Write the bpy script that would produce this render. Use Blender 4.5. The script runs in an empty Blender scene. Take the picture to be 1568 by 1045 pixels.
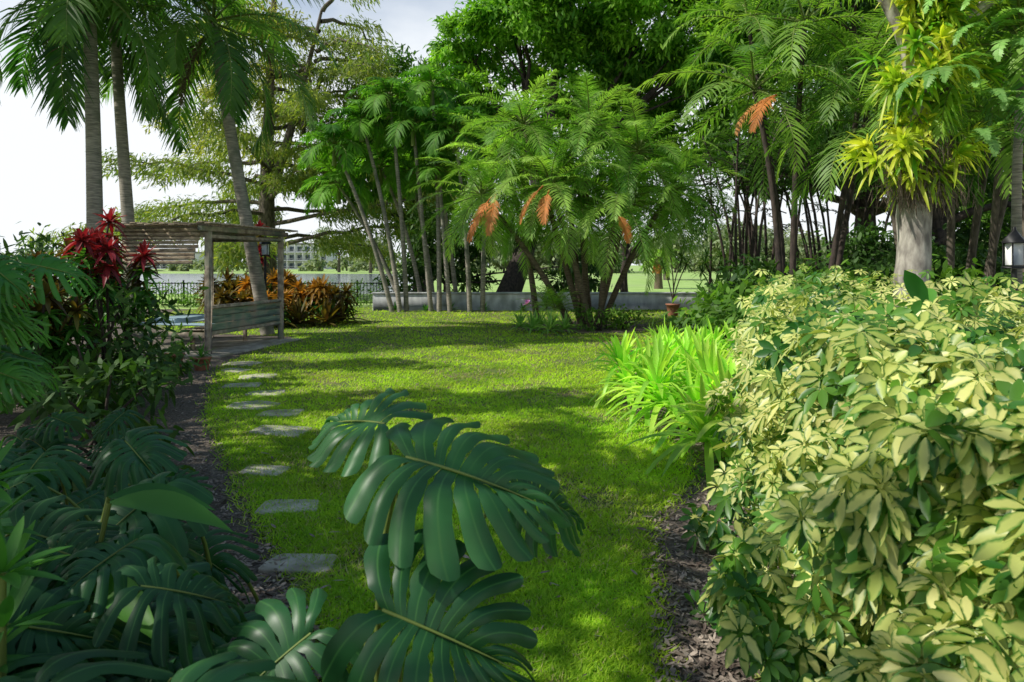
import bpy, math, random
import numpy as np
from mathutils import Vector, Matrix
rng=np.random.default_rng(11); random.seed(5)
scene=bpy.context.scene
R=lambda a,b,n=None: rng.uniform(a,b,n)
def nrm(v): return v/np.maximum(np.linalg.norm(v,axis=-1,keepdims=True),1e-9)
A3=lambda *a: np.array(a,float)

# ---------------------------------------------------------------- materials
def newmat(name):
    m=bpy.data.materials.new(name); m.use_nodes=True
    nt=m.node_tree; nt.nodes.clear()
    return m,nt,nt.nodes,nt.links
def col(c): return (c[0],c[1],c[2],1)
def leafmat(name,ca,cb,rough=.42,trans=.3,edge=None,vein=None,tint=(1.25,1.35,.6),nscale=1.5,e0=.5,e1=.8,spec=.4):
    m,nt,N,L=newmat(name)
    out=N.new('ShaderNodeOutputMaterial')
    at=N.new('ShaderNodeAttribute'); at.attribute_name='var'
    mix=N.new('ShaderNodeMix'); mix.data_type='RGBA'
    mix.inputs[6].default_value=col(ca); mix.inputs[7].default_value=col(cb)
    L.new(at.outputs['Fac'],mix.inputs[0]); c=mix.outputs[2]
    tc=N.new('ShaderNodeTexCoord'); no=N.new('ShaderNodeTexNoise'); no.inputs['Scale'].default_value=nscale
    no.inputs['Detail'].default_value=3
    L.new(tc.outputs['Object'],no.inputs['Vector'])
    mr=N.new('ShaderNodeMapRange'); mr.inputs[1].default_value=.3; mr.inputs[2].default_value=.7
    mr.inputs[3].default_value=.7; mr.inputs[4].default_value=1.3
    L.new(no.outputs[0],mr.inputs[0])
    hs=N.new('ShaderNodeHueSaturation'); L.new(mr.outputs[0],hs.inputs['Value']); L.new(c,hs.inputs['Color']); c=hs.outputs[0]
    if edge or vein:
        au=N.new('ShaderNodeAttribute'); au.attribute_name='u'
        if edge:
            n2=N.new('ShaderNodeTexNoise'); n2.inputs['Scale'].default_value=45; L.new(tc.outputs['Object'],n2.inputs['Vector'])
            ad=N.new('ShaderNodeMath'); ad.operation='MULTIPLY_ADD'; L.new(n2.outputs[0],ad.inputs[0]); ad.inputs[1].default_value=1.0; L.new(au.outputs['Fac'],ad.inputs[2])
            r=N.new('ShaderNodeMapRange'); r.inputs[1].default_value=e0+.5; r.inputs[2].default_value=e1+.5; L.new(ad.outputs[0],r.inputs[0])
            mx=N.new('ShaderNodeMix'); mx.data_type='RGBA'; L.new(r.outputs[0],mx.inputs[0]); L.new(c,mx.inputs[6]); mx.inputs[7].default_value=col(edge); c=mx.outputs[2]
        if vein:
            r=N.new('ShaderNodeMapRange'); r.inputs[1].default_value=.12; r.inputs[2].default_value=.02; L.new(au.outputs['Fac'],r.inputs[0])
            mx=N.new('ShaderNodeMix'); mx.data_type='RGBA'; L.new(r.outputs[0],mx.inputs[0]); L.new(c,mx.inputs[6]); mx.inputs[7].default_value=col(vein); c=mx.outputs[2]
    p=N.new('ShaderNodeBsdfPrincipled'); p.inputs['Roughness'].default_value=rough; p.inputs['Specular IOR Level'].default_value=spec
    L.new(c,p.inputs['Base Color'])
    t=N.new('ShaderNodeBsdfTranslucent')
    mu=N.new('ShaderNodeMix'); mu.data_type='RGBA'; mu.blend_type='MULTIPLY'; mu.inputs[0].default_value=1
    L.new(c,mu.inputs[6]); mu.inputs[7].default_value=col([x*1.5 for x in tint]); L.new(mu.outputs[2],t.inputs['Color'])
    ms=N.new('ShaderNodeMixShader'); ms.inputs[0].default_value=trans
    L.new(p.outputs[0],ms.inputs[1]); L.new(t.outputs[0],ms.inputs[2]); L.new(ms.outputs[0],out.inputs[0])
    return m
def surf(name,ca,cb,scale=5,rough=.8,bump=.3,stretch=(1,1,1),cc=None,scale2=None,detail=6,metal=0,lo=.35,hi=.65,bd=.02):
    m,nt,N,L=newmat(name)
    out=N.new('ShaderNodeOutputMaterial'); p=N.new('ShaderNodeBsdfPrincipled'); L.new(p.outputs[0],out.inputs[0])
    p.inputs['Roughness'].default_value=rough; p.inputs['Metallic'].default_value=metal
    tc=N.new('ShaderNodeTexCoord'); mp=N.new('ShaderNodeMapping'); mp.inputs['Scale'].default_value=stretch
    L.new(tc.outputs['Object'],mp.inputs[0])
    no=N.new('ShaderNodeTexNoise'); no.inputs['Scale'].default_value=scale; no.inputs['Detail'].default_value=detail
    L.new(mp.outputs[0],no.inputs['Vector'])
    mr=N.new('ShaderNodeMapRange'); mr.inputs[1].default_value=lo; mr.inputs[2].default_value=hi; L.new(no.outputs[0],mr.inputs[0])
    mx=N.new('ShaderNodeMix'); mx.data_type='RGBA'; L.new(mr.outputs[0],mx.inputs[0]); mx.inputs[6].default_value=col(ca); mx.inputs[7].default_value=col(cb)
    c=mx.outputs[2]
    if cc:
        n2=N.new('ShaderNodeTexNoise'); n2.inputs['Scale'].default_value=scale2 or scale*.2; n2.inputs['Detail'].default_value=4
        L.new(tc.outputs['Object'],n2.inputs['Vector'])
        m2=N.new('ShaderNodeMapRange'); m2.inputs[1].default_value=.48; m2.inputs[2].default_value=.66; L.new(n2.outputs[0],m2.inputs[0])
        x2=N.new('ShaderNodeMix'); x2.data_type='RGBA'; L.new(m2.outputs[0],x2.inputs[0]); L.new(c,x2.inputs[6]); x2.inputs[7].default_value=col(cc); c=x2.outputs[2]
    L.new(c,p.inputs['Base Color'])
    b=N.new('ShaderNodeBump'); b.inputs['Strength'].default_value=bump; b.inputs['Distance'].default_value=bd
    L.new(no.outputs[0],b.inputs['Height']); L.new(b.outputs[0],p.inputs['Normal'])
    return m

# ---------------------------------------------------------------- mesh builder
class MB:
    def __init__(s): s.V=[];s.Q=[];s.T=[];s.QM=[];s.TM=[];s.A=[];s.U=[];s.n=0
    def add(s,V,Q=None,T=None,mat=0,var=None,u=None):
        V=np.asarray(V,float).reshape(-1,3); k=len(V)
        s.V.append(V)
        s.A.append(np.full(k,.5) if var is None else np.broadcast_to(var,(k,)).astype(float))
        s.U.append(np.full(k,.5) if u is None else np.broadcast_to(u,(k,)).astype(float))
        if Q is not None and len(Q): Q=np.asarray(Q)+s.n; s.Q.append(Q); s.QM.append(np.broadcast_to(mat,(len(Q),)))
        if T is not None and len(T): T=np.asarray(T)+s.n; s.T.append(T); s.TM.append(np.broadcast_to(mat,(len(T),)))
        s.n+=k
    def build(s,name,mats,parent=None,smooth=True,loc=None):
        V=np.concatenate(s.V)
        Q=np.concatenate(s.Q) if s.Q else np.zeros((0,4),int); T=np.concatenate(s.T) if s.T else np.zeros((0,3),int)
        mi=np.concatenate(s.QM+s.TM) if (s.QM or s.TM) else np.zeros(0,int)
        if loc is not None: V=V-np.array(loc)
        me=bpy.data.meshes.new(name); me.vertices.add(len(V)); me.vertices.foreach_set('co',V.astype(np.float32).ravel())
        idx=np.concatenate([Q.ravel(),T.ravel()]).astype(np.int32)
        me.loops.add(len(idx)); me.loops.foreach_set('vertex_index',idx)
        me.polygons.add(len(Q)+len(T))
        st=np.concatenate([np.arange(len(Q))*4,len(Q)*4+np.arange(len(T))*3]).astype(np.int32)
        me.polygons.foreach_set('loop_start',st)
        me.polygons.foreach_set('material_index',mi.astype(np.int32))
        if smooth: me.polygons.foreach_set('use_smooth',np.ones(len(st),bool))
        for m in mats: me.materials.append(m)
        a=me.attributes.new('var','FLOAT','POINT'); a.data.foreach_set('value',np.concatenate(s.A).astype(np.float32))
        a=me.attributes.new('u','FLOAT','POINT'); a.data.foreach_set('value',np.concatenate(s.U).astype(np.float32))
        me.update(calc_edges=True)
        o=bpy.data.objects.new(name,me); scene.collection.objects.link(o)
        if loc is not None: o.location=loc
        if parent: o.parent=parent
        return o

def tube(mb,pts,rad,sides=8,mat=0,var=.5,rings=0):
    pts=np.asarray(pts,float); k=len(pts); rad=np.broadcast_to(rad,(k,))
    t=nrm(np.gradient(pts,axis=0)); ref=A3(1,0,0) if abs(t[0,0])<.8 else A3(0,1,0)
    a=nrm(np.cross(t,ref)); b=np.cross(t,a)
    th=np.arange(sides)*2*np.pi/sides
    V=pts[:,None]+rad[:,None,None]*(a[:,None]*np.cos(th)[None,:,None]+b[:,None]*np.sin(th)[None,:,None])
    i=np.arange(k-1)[:,None]*sides; j=np.arange(sides)[None]; j2=(j+1)%sides
    Q=np.stack([i+j,i+j2,i+sides+j2,i+sides+j],-1).reshape(-1,4)
    mb.add(V,Q,mat=mat,var=var)
def bez(p0,p1,p2,n=10):
    t=np.linspace(0,1,n)[:,None]; p0,p1,p2=map(np.asarray,(p0,p1,p2))
    return (1-t)**2*p0+2*t*(1-t)*p1+t*t*p2
def strips(mb,P,D,U,L,W,droop,prof,mat=0,var=None,cross=2,fold=.0,twist=None):
    P=np.atleast_2d(P); n=len(P); prof=np.asarray(prof,float); K=len(prof); s=np.linspace(0,1,K)
    D=nrm(np.broadcast_to(D,(n,3))); U=np.broadcast_to(U,(n,3)); L=np.broadcast_to(L,(n,)); W=np.broadcast_to(W,(n,)); droop=np.broadcast_to(droop,(n,))
    C=P[:,None]+D[:,None]*(L[:,None,None]*s[None,:,None]); C=C.copy(); C[...,2]-=(droop*L)[:,None]*s[None]**2
    S=nrm(np.cross(D,U)); Nn=np.cross(S,D)
    hw=(W[:,None]*prof[None]/2)[...,None]
    if cross==2: V=np.stack([C-S[:,None]*hw,C+S[:,None]*hw],2); uu=np.ones((n,K,2))
    else:
        V=np.stack([C-S[:,None]*hw,C-Nn[:,None]*hw*fold,C+S[:,None]*hw],2); uu=np.ones((n,K,3)); uu[:,:,1]=0
    if var is None: var=rng.random(n)
    var=np.broadcast_to(var,(n,)); vv=np.repeat(var,K*cross)
    b=(np.arange(n)*K*cross)[:,None,None]; i=(np.arange(K-1)*cross)[None,:,None]; j=np.arange(cross-1)[None,None]
    q=b+i+j; Q=np.stack([q,q+1,q+1+cross,q+cross],-1).reshape(-1,4)
    mb.add(V,Q,mat=mat,var=vv,u=uu.ravel())
LEAF=[.1,.75,1,.7,.05]; SHORT=[.1,1,.08]
def frond(mb,o,az,el,L,ll,droop,n,lw,mat=0,rmat=1,var=None,rr=.02,hang=.25,fwd=.5,start=.16,vee=.25,K=4):
    m=18; s=np.linspace(0,1,m); e=el-droop*s**1.3; f=A3(math.cos(az),math.sin(az),0); sd=A3(-math.sin(az),math.cos(az),0); z=A3(0,0,1)
    T=f*np.cos(e)[:,None]+z*np.sin(e)[:,None]; pts=np.asarray(o)+np.concatenate([np.zeros((1,3)),np.cumsum((T[1:]+T[:-1])/2,0)])*L/(m-1)
    pts=pts+sd*(s**2*L*R(-.1,.1))[:,None]
    tube(mb,pts,rr*(1.05-s),4,mat=rmat)
    ls=np.repeat(np.linspace(start,1,n),2); sg=np.tile([1.,-1.],n)
    ls=np.clip(ls+R(-.3,.3,2*n)/n,start,1)
    P=np.stack([np.interp(ls,s,pts[:,i]) for i in range(3)],1)
    ee=np.interp(ls,s,e); Tt=f*np.cos(ee)[:,None]+z*np.sin(ee)[:,None]; Nn=-f*np.sin(ee)[:,None]+z*np.cos(ee)[:,None]
    D=Tt*(fwd+.7*ls**2)[:,None]+sd*sg[:,None]+Nn*(vee+R(-.15,.15,2*n))[:,None]+rng.normal(0,.09,(2*n,3))
    lp=np.clip(np.sin(np.pi*(ls*.8+.16))**.7,.25,1)
    v=R(0,1) if var is None else var
    strips(mb,P,D,Nn+sd*sg[:,None]*-.3,ll*lp*R(.8,1.12,2*n),lw,hang*R(.6,1.6,2*n),{3:[.5,1,.08],4:[.5,1,.7,.06]}[K],mat=mat,var=np.clip(v+rng.normal(0,.12,2*n),0,1))
def crown(mb,o,nf,L,ll,n,lw,elhi=1.35,ello=-.5,droop=1.3,mat=0,rmat=1,dead=0,dmat=2,**kw):
    a0=R(0,6.28)
    for i in range(nf):
        q=i/max(nf-1,1); el=elhi+(ello-elhi)*q**.9
        frond(mb,np.asarray(o)+A3(0,0,.1*(1-q)),a0+i*2.4+R(-.2,.2),el+R(-.1,.1),L*R(.85,1.1)*(1-.25*(q<.12)),ll,droop*R(.8,1.2),n,lw,mat,rmat,**kw)
    for i in range(dead):
        frond(mb,np.asarray(o)-A3(0,0,.1),R(0,6.28),-.9,L*.6,ll*.6,.6,n,lw*.6,dmat,dmat,**kw)
def rosette(mb,o,n,L,W,elhi=1.4,ello=.1,droop=.5,mat=0,prof=(.5,.9,1,.9,.65,.08),fold=.5,axis=None,cross=3,var=None):
    i=np.arange(n); q=i/max(n-1,1); az=i*2.4+R(0,6.28)+rng.normal(0,.15,n); el=elhi+(ello-elhi)*q+rng.normal(0,.1,n)
    D=np.stack([np.cos(az)*np.cos(el),np.sin(az)*np.cos(el),np.sin(el)],1)
    U=np.stack([-np.cos(az)*np.sin(el),-np.sin(az)*np.sin(el),np.cos(el)],1)
    if axis is not None:
        q4=Vector((0,0,1)).rotation_difference(Vector(axis)); M_=np.array(q4.to_matrix()); D=D@M_.T; U=U@M_.T
    strips(mb,np.repeat([o],n,0)+D*.01,D,U,L*R(.75,1.15,n),W,droop*R(.6,1.4,n)*(.3+.7*q),prof,mat=mat,cross=cross,fold=fold,var=var)
def blobleaves(mb,blobs,dens,L,W,mat=0,sub=22,sig=.2,prof=SHORT,dn=.35,cross=2):
    for (c,r) in blobs:
        c=np.asarray(c,float); r=np.broadcast_to(np.asarray(r,float),(3,)); n=int(dens*r.mean()**2)
        d=nrm(rng.normal(size=(sub,3))); sc=d*(R(.6,1.05,(sub,1)))
        k=rng.integers(0,sub,n); loc=sc[k]+rng.normal(0,sig,(n,3))*A3(1,1,.75)
        P=c+loc*r; out=nrm(loc)
        D=nrm(out*.6+rng.normal(0,.6,(n,3))-A3(0,0,dn)); U=nrm(out*.6+A3(0,0,.9)+rng.normal(0,.45,(n,3)))
        v=np.clip(R(.1,.9,sub)[k]+rng.normal(0,.15,n),0,1)
        strips(mb,P,D,U,L*R(.7,1.25,n),W*R(.8,1.2,n),R(0,.3,n),prof,mat=mat,var=v,cross=cross)
def tree(name,base,tr,fork,blobs,dens,L,W,bark,leaf,lean=(0,0),sub=22,sig=.2,**kw):
    mb=MB(); base=np.asarray(base,float); top=base+A3(lean[0],lean[1],fork)
    tube(mb,bez(base,base+(top-base)*.5+A3(R(-.2,.2),R(-.2,.2),0),top,8),np.linspace(tr*1.25,tr*.8,8),10,mat=0)
    for (c,r) in blobs:
        c=np.asarray(c,float); st=top-A3(0,0,R(0,.35)*fork*.4); mid=st*.5+c*.5+A3(R(-.5,.5),R(-.5,.5),R(.1,.7)*np.linalg.norm(c-st)*.2)
        pts=bez(st,mid,c,9); pts[1:-1]+=rng.normal(0,.08,(7,3)); tube(mb,pts,np.linspace(tr*.5,tr*.1,9),6,mat=0)
        for j in range(4):
            e=c+nrm(rng.normal(size=3))*np.mean(r)*.85; p=pts[rng.integers(4,8)]; tube(mb,bez(p,(p+e)/2+rng.normal(0,.2,3),e,6),np.linspace(tr*.16,tr*.04,6),5,mat=0)
    blobleaves(mb,blobs,dens,L,W,mat=1,sub=sub,sig=sig,**kw)
    return mb.build(name,[bark,leaf])
def box(mb,c,s,mat=0,rot=None,bev=.006):
    c=np.asarray(c,float); h=np.asarray(s,float)/2; b=min(bev,h.min()*.4)
    V=[];idx={}
    for sx in(-1,1):
        for sy in(-1,1):
            for sz in(-1,1):
                for ax in range(3):
                    p=h-b; p[ax]=h[ax]; idx[(sx,sy,sz,ax)]=len(V); V.append(p*A3(sx,sy,sz))
    V=np.array(V); F4=[];F3=[]
    for ax in range(3):
        o1,o2=[i for i in range(3) if i!=ax]
        for s0 in(-1,1):
            f=[]
            for a,b2 in((-1,-1),(1,-1),(1,1),(-1,1)):
                k=[0,0,0];k[ax]=s0;k[o1]=a;k[o2]=b2; f.append(idx[(*k,ax)])
            F4.append(f)
        for a in(-1,1):
            for b2 in(-1,1):
                k=[0,0,0];k[o1]=a;k[o2]=b2
                k[ax]=-1;k0=tuple(k);k[ax]=1;k1=tuple(k)
                F4.append([idx[(*k0,o1)],idx[(*k1,o1)],idx[(*k1,o2)],idx[(*k0,o2)]])
    for sx in(-1,1):
        for sy in(-1,1):
            for sz in(-1,1): F3.append([idx[(sx,sy,sz,a)] for a in range(3)])
    if rot is not None: V=V@np.array(rot).T
    mb.add(V+c,F4,F3,mat=mat)
def polysheet(name,pts,z,mat,sub=0,jit=0):
    me=bpy.data.meshes.new(name); P=[]
    n=len(pts)
    for i in range(n):
        a=np.array(pts[i],float);b=np.array(pts[(i+1)%n],float)
        k=max(1,sub)
        for j in range(k):
            p=a+(b-a)*j/k
            if jit: p=p+rng.normal(0,jit,2)
            P.append((p[0],p[1],z))
    me.from_pydata(P,[],[list(range(len(P)))]); me.materials.append(mat); me.update()
    o=bpy.data.objects.new(name,me); scene.collection.objects.link(o); return o
def inpoly(x,y,poly):
    poly=np.asarray(poly); n=len(poly); r=np.zeros(len(x),bool); j=n-1
    for i in range(n):
        xi,yi=poly[i];xj,yj=poly[j]
        c=((yi>y)!=(yj>y))&(x<(xj-xi)*(y-yi)/(yj-yi+1e-12)+xi); r^=c; j=i
    return r
def fbm(x,y,s=1.,seed=0):
    v=0
    for k,(a,b,c) in enumerate([(1.1,.7,.3),(-.8,1.3,1.7),(2.1,-1.9,2.2),(3.3,2.9,.9)]):
        v=v+np.sin((x*a+y*b)*s+c+seed*1.7+k)/(1+k*.6)
    return v/2.2

# materials
M=dict(
 bark=surf('bark',(.05,.04,.03),(.16,.13,.10),14,.9,.8,(1,1,.35)),
 bark_dark=surf('bark_dark',(.02,.015,.012),(.07,.05,.04),14,.9,.8,(1,1,.35)),
 palmbark=surf('palm_bark',(.15,.135,.11),(.38,.34,.28),5,.85,.6,(1,1,9),detail=4,cc=(.12,.13,.09),scale2=2),
 palmbark2=surf('palm_bark_brown',(.07,.05,.035),(.20,.15,.10),8,.9,.8,(1,1,6),detail=4),
 lightbark=surf('light_bark',(.16,.14,.12),(.50,.46,.39),9,.9,.8,(1,1,.4)),
 rach=leafmat('frond_rachis',(.12,.18,.03),(.18,.22,.05),.5,.1),
 dead=leafmat('dead_frond',(.62,.20,.03),(.48,.24,.08),.7,.35,tint=(1.1,.9,.6)),
 coco=leafmat('coconut_frond',(.03,.10,.018),(.10,.20,.03),.5,.5),
 roeb=leafmat('date_palm_frond',(.12,.27,.035),(.30,.47,.08),.5,.42),
 adon=leafmat('christmas_palm_frond',(.04,.14,.015),(.15,.33,.03),.6,.42,spec=.25),
 areca=leafmat('areca_frond',(.06,.16,.022),(.22,.36,.05),.5,.42),
 mango=leafmat('mango_leaf',(.05,.17,.013),(.25,.46,.035),.6,.4,spec=.25),
 darkleaf=leafmat('dark_leaf',(.02,.06,.011),(.07,.15,.025),.55,.3,spec=.3),
 midleaf=leafmat('mid_leaf',(.05,.13,.018),(.16,.30,.04),.55,.38,spec=.3),
 cyp=leafmat('cypress_leaf',(.10,.17,.035),(.32,.31,.06),.6,.48,nscale=.25),
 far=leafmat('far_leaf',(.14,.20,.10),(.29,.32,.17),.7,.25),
 monst=leafmat('monstera_leaf',(.016,.082,.024),(.032,.125,.03),.42,.24,vein=(.05,.16,.04),tint=(.9,1.4,.35),nscale=6),
 philo=leafmat('philodendron_leaf',(.014,.065,.02),(.035,.125,.03),.48,.22,vein=(.05,.14,.04),tint=(.9,1.4,.4),spec=.3),
 lime=leafmat('lily_leaf',(.24,.50,.05),(.50,.70,.10),.42,.42),
 deepstrap=leafmat('strap_leaf',(.03,.14,.02),(.10,.28,.035),.45,.3),
 brome=leafmat('bromeliad_leaf',(.12,.30,.02),(.58,.58,.06),.4,.4,nscale=4),
 fern=leafmat('fern_leaf',(.14,.30,.07),(.28,.46,.13),.45,.4),
 red=leafmat('red_leaf',(.12,.02,.02),(.34,.03,.04),.45,.25,tint=(1.2,.5,.5)),
 orange=leafmat('croton_leaf',(.12,.10,.02),(.50,.25,.03),.45,.35,tint=(1.2,.9,.4)),
 maroon=leafmat('maroon_leaf',(.05,.03,.012),(.15,.14,.02),.45,.3,tint=(1.2,.9,.4)),
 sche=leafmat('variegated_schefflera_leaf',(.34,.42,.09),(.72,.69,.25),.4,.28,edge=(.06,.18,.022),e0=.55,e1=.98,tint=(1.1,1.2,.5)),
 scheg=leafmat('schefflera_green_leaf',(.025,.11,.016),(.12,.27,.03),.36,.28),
 grass=leafmat('grass_blade',(.19,.37,.016),(.50,.66,.04),.55,.4,nscale=.8,spec=.25),
 drygrass=leafmat('dry_grass_blade',(.36,.31,.14),(.50,.44,.2),.7,.25),
 lawn=surf('lawn_soil',(.06,.10,.016),(.14,.18,.035),40,.95,.5,cc=(.16,.13,.06),scale2=1.3),
 mulch=surf('mulch',(.045,.033,.024),(.22,.175,.14),45,.95,1.0,cc=(.10,.08,.06),scale2=3,bd=.03),
 field=surf('field_grass',(.24,.40,.08),(.36,.50,.14),.6,.95,.2,cc=(.32,.40,.15),scale2=.05),
 chip=surf('bark_chip',(.06,.04,.03),(.38,.31,.25),9,.9,.3),
 stone=surf('flagstone',(.36,.33,.28),(.58,.53,.45),7,.85,.6,cc=(.26,.25,.17),scale2=3),
 wall=surf('wall_stucco',(.46,.47,.47),(.70,.71,.70),5,.9,.3,(1,1,.4),cc=(.30,.31,.28),scale2=1.2),
 wood=surf('weathered_wood',(.20,.15,.11),(.46,.38,.28),9,.85,.6,(1,1,1),cc=(.19,.21,.14),scale2=2),
 roofwood=surf('roof_wood',(.20,.14,.09),(.50,.40,.27),7,.9,.8,(1,3,3)),
 greenwood=surf('green_weathered_wood',(.09,.15,.10),(.24,.28,.19),8,.8,.5,(1,.3,3),cc=(.28,.24,.17),scale2=3),
 cushion=surf('cushion_cloth',(.30,.44,.50),(.42,.56,.62),6,.9,.2),
 slab=surf('concrete_slab',(.24,.22,.19),(.42,.39,.33),6,.9,.3,cc=(.2,.18,.13),scale2=2),
 metal=surf('dark_metal',(.012,.012,.012),(.03,.03,.03),8,.5,.1,metal=.6),
 terra=surf('terracotta',(.24,.09,.05),(.36,.16,.09),8,.8,.3),
 white=surf('white_paint',(.62,.62,.6),(.75,.75,.72),2,.7,.1),
 glass=surf('window_dark',(.06,.08,.1),(.12,.14,.17),2,.15,.0),
 roof=surf('roof_grey',(.2,.19,.18),(.3,.28,.27),2,.8,.1),
)
def watermat():
    m,nt,N,L=newmat('lake_water'); out=N.new('ShaderNodeOutputMaterial'); p=N.new('ShaderNodeBsdfPrincipled')
    p.inputs['Base Color'].default_value=(.10,.14,.16,1); p.inputs['Roughness'].default_value=.12
    tc=N.new('ShaderNodeTexCoord'); n=N.new('ShaderNodeTexNoise'); n.inputs['Scale'].default_value=1.2; L.new(tc.outputs['Object'],n.inputs['Vector'])
    b=N.new('ShaderNodeBump'); b.inputs['Strength'].default_value=.2; L.new(n.outputs[0],b.inputs['Height']); L.new(b.outputs[0],p.inputs['Normal']); L.new(p.outputs[0],out.inputs[0]); return m
M['water']=watermat()

# ---------------------------------------------------------------- world and sun
s=Vector((-0.70,-0.17,0.69)).normalized()
w=bpy.data.worlds.new('World'); scene.world=w; w.use_nodes=True; nt=w.node_tree; N=nt.nodes; L=nt.links; N.clear()
out=N.new('ShaderNodeOutputWorld'); bg=N.new('ShaderNodeBackground'); bg.inputs[1].default_value=.10; L.new(bg.outputs[0],out.inputs[0])
sky=N.new('ShaderNodeTexSky'); sky.sky_type='NISHITA'; sky.sun_disc=False; sky.sun_elevation=math.asin(s.z); sky.sun_rotation=math.atan2(s.x,s.y)
sky.air_density=1.0; sky.dust_density=.8
tc=N.new('ShaderNodeTexCoord'); mp=N.new('ShaderNodeMapping'); mp.inputs['Scale'].default_value=(1,1,2.2); L.new(tc.outputs['Generated'],mp.inputs[0])
no=N.new('ShaderNodeTexNoise'); no.inputs['Scale'].default_value=2.4; no.inputs['Detail'].default_value=7; no.inputs['Roughness'].default_value=.55; L.new(mp.outputs[0],no.inputs['Vector'])
sx=N.new('ShaderNodeSeparateXYZ'); L.new(tc.outputs['Generated'],sx.inputs[0])
hz=N.new('ShaderNodeMapRange'); hz.inputs[1].default_value=.20; hz.inputs[2].default_value=.50; hz.inputs[3].default_value=1.15; hz.inputs[4].default_value=-.4; L.new(sx.outputs[2],hz.inputs[0])
na=N.new('ShaderNodeMapRange'); na.inputs[1].default_value=.35; na.inputs[2].default_value=.65; na.inputs[3].default_value=-.25; na.inputs[4].default_value=.35; L.new(no.outputs[0],na.inputs[0])
ad=N.new('ShaderNodeMath'); ad.operation='ADD'; ad.use_clamp=True; L.new(hz.outputs[0],ad.inputs[0]); L.new(na.outputs[0],ad.inputs[1])
sb=N.new('ShaderNodeMix'); sb.data_type='RGBA'; sb.blend_type='ADD'; sb.inputs[0].default_value=1; L.new(sky.outputs[0],sb.inputs[6]); sb.inputs[7].default_value=(.7,1.1,1.6,1)
mx=N.new('ShaderNodeMix'); mx.data_type='RGBA'; L.new(ad.outputs[0],mx.inputs[0]); L.new(sb.outputs[2],mx.inputs[6]); mx.inputs[7].default_value=(9.9,10.3,10.7,1)
L.new(mx.outputs[2],bg.inputs[0])
sl=bpy.data.lights.new('sun','SUN'); sl.energy=5; sl.angle=math.radians(.5); sl.color=(1,.96,.86)
so=bpy.data.objects.new('sun',sl); scene.collection.objects.link(so); so.rotation_euler=s.to_track_quat('Z','Y').to_euler()

# ---------------------------------------------------------------- ground
lawnpoly=[(-.5,1.9),(-.85,3.1),(-1.4,4.1),(-2.0,5),(-2.5,6),(-3.35,7.5),(-4.2,9.5),(-4.85,11.3),(-5.0,12.6),(-5.0,16),(-8.5,17),(-12,22),(-12,27),(-5.1,27),(-5.1,25.5),(9,25.5),(9,20),(6.5,15),(3.6,11.4),(2,10),(1.45,9.1),(1.25,8.2),(1.45,7.2),(1.55,6.2),(1.4,5.3),(.95,4.6),(.78,3.9),(.66,3.2),(.55,2.6),(.42,1.9)]
polysheet('ground',[(-900,-300),(900,-300),(900,1500),(-900,1500)],0,M['field'])
polysheet('mulch_bed',[(-16,-4),(16,-4),(16,26),(-16,26)],.004,M['mulch'],12,.05)
polysheet('lake',[(-250,40),(-6,40),(-9,60),(-12,125),(-250,140)],.006,M['water'],6,.4)
polysheet('lawn',lawnpoly,.010,M['lawn'],4,.03)
pc=A3(1.9,18.6)
ring=[(pc[0]+(1.9+R(-.2,.2))*math.cos(a),pc[1]+(1.7+R(-.2,.2))*math.sin(a)) for a in np.linspace(0,6.28,22)[:-1]]
polysheet('tree_ring_mulch',ring,.016,M['mulch'])
n=1150000; Y=1/R(1/27.,1/1.9,n) ; X=R(-.80,.80,n)*Y
k=rng.random(n)<np.clip(Y/6,.30,1)
X=X[k];Y=Y[k]
jx=X+rng.normal(0,.06,len(X)); jy=Y+rng.normal(0,.06,len(X))
m=inpoly(jx,jy,lawnpoly)&~inpoly(jx,jy,ring); X=X[m];Y=Y[m]
thin=fbm(X,Y,2.2,3)+fbm(X,Y,6,1)*.6+fbm(X,Y,17,2)*.35
keep=rng.random(len(X))>np.clip((thin-.25)*.9,0,.8); X=X[keep];Y=Y[keep]; thin=thin[keep]
n=len(X); print('grass',n)
az=R(0,6.28,n); h=(.018+.0009*Y)*R(.6,1.6,n); wd=.006+.0011*Y; le=R(.6,2.4,n)
P=np.stack([X,Y,np.full(n,.008)],1); a2=az+np.pi/2*np.sign(rng.random(n)-.5)+R(-.5,.5,n)
side=np.stack([np.cos(az),np.sin(az),0*az],1)*(wd/2)[:,None]
tip=P+np.stack([np.cos(a2)*le*h,np.sin(a2)*le*h,h],1)
V=np.stack([P-side,P+side,tip],1).reshape(-1,3); T=np.arange(3*n).reshape(-1,3)
var=np.clip(.5+.3*fbm(X,Y,1.3,5)+.2*fbm(X,Y,8,7)+rng.normal(0,.25,n),0,1)
dry=(rng.random(n)<np.clip(.08+.19*thin,.03,.40)).astype(int)
mb=MB(); mb.add(V,None,T,mat=dry,var=np.repeat(var,3)); mb.build('lawn_grass',[M['grass'],M['drygrass']],smooth=False)
n=60000; Y=1/R(1/20.,1/1.8,n); X=R(-.8,.8,n)*Y; m=~inpoly(X,Y,lawnpoly)|inpoly(X,Y,ring)|(rng.random(n)<.04); X=X[m];Y=Y[m]; n=len(X)
mb=MB(); az=R(0,6.28,n); D=np.stack([np.cos(az),np.sin(az),rng.normal(0,.25,n)],1); U=nrm(A3(0,0,1)+rng.normal(0,.4,(n,3)))
strips(mb,np.stack([X,Y,R(.008,.03,n)],1),D,U,R(.012,.05,n),R(.006,.02,n),0,[.6,1,.5],mat=(0))
mb.build('bark_chips',[M['chip']],smooth=False)
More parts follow.
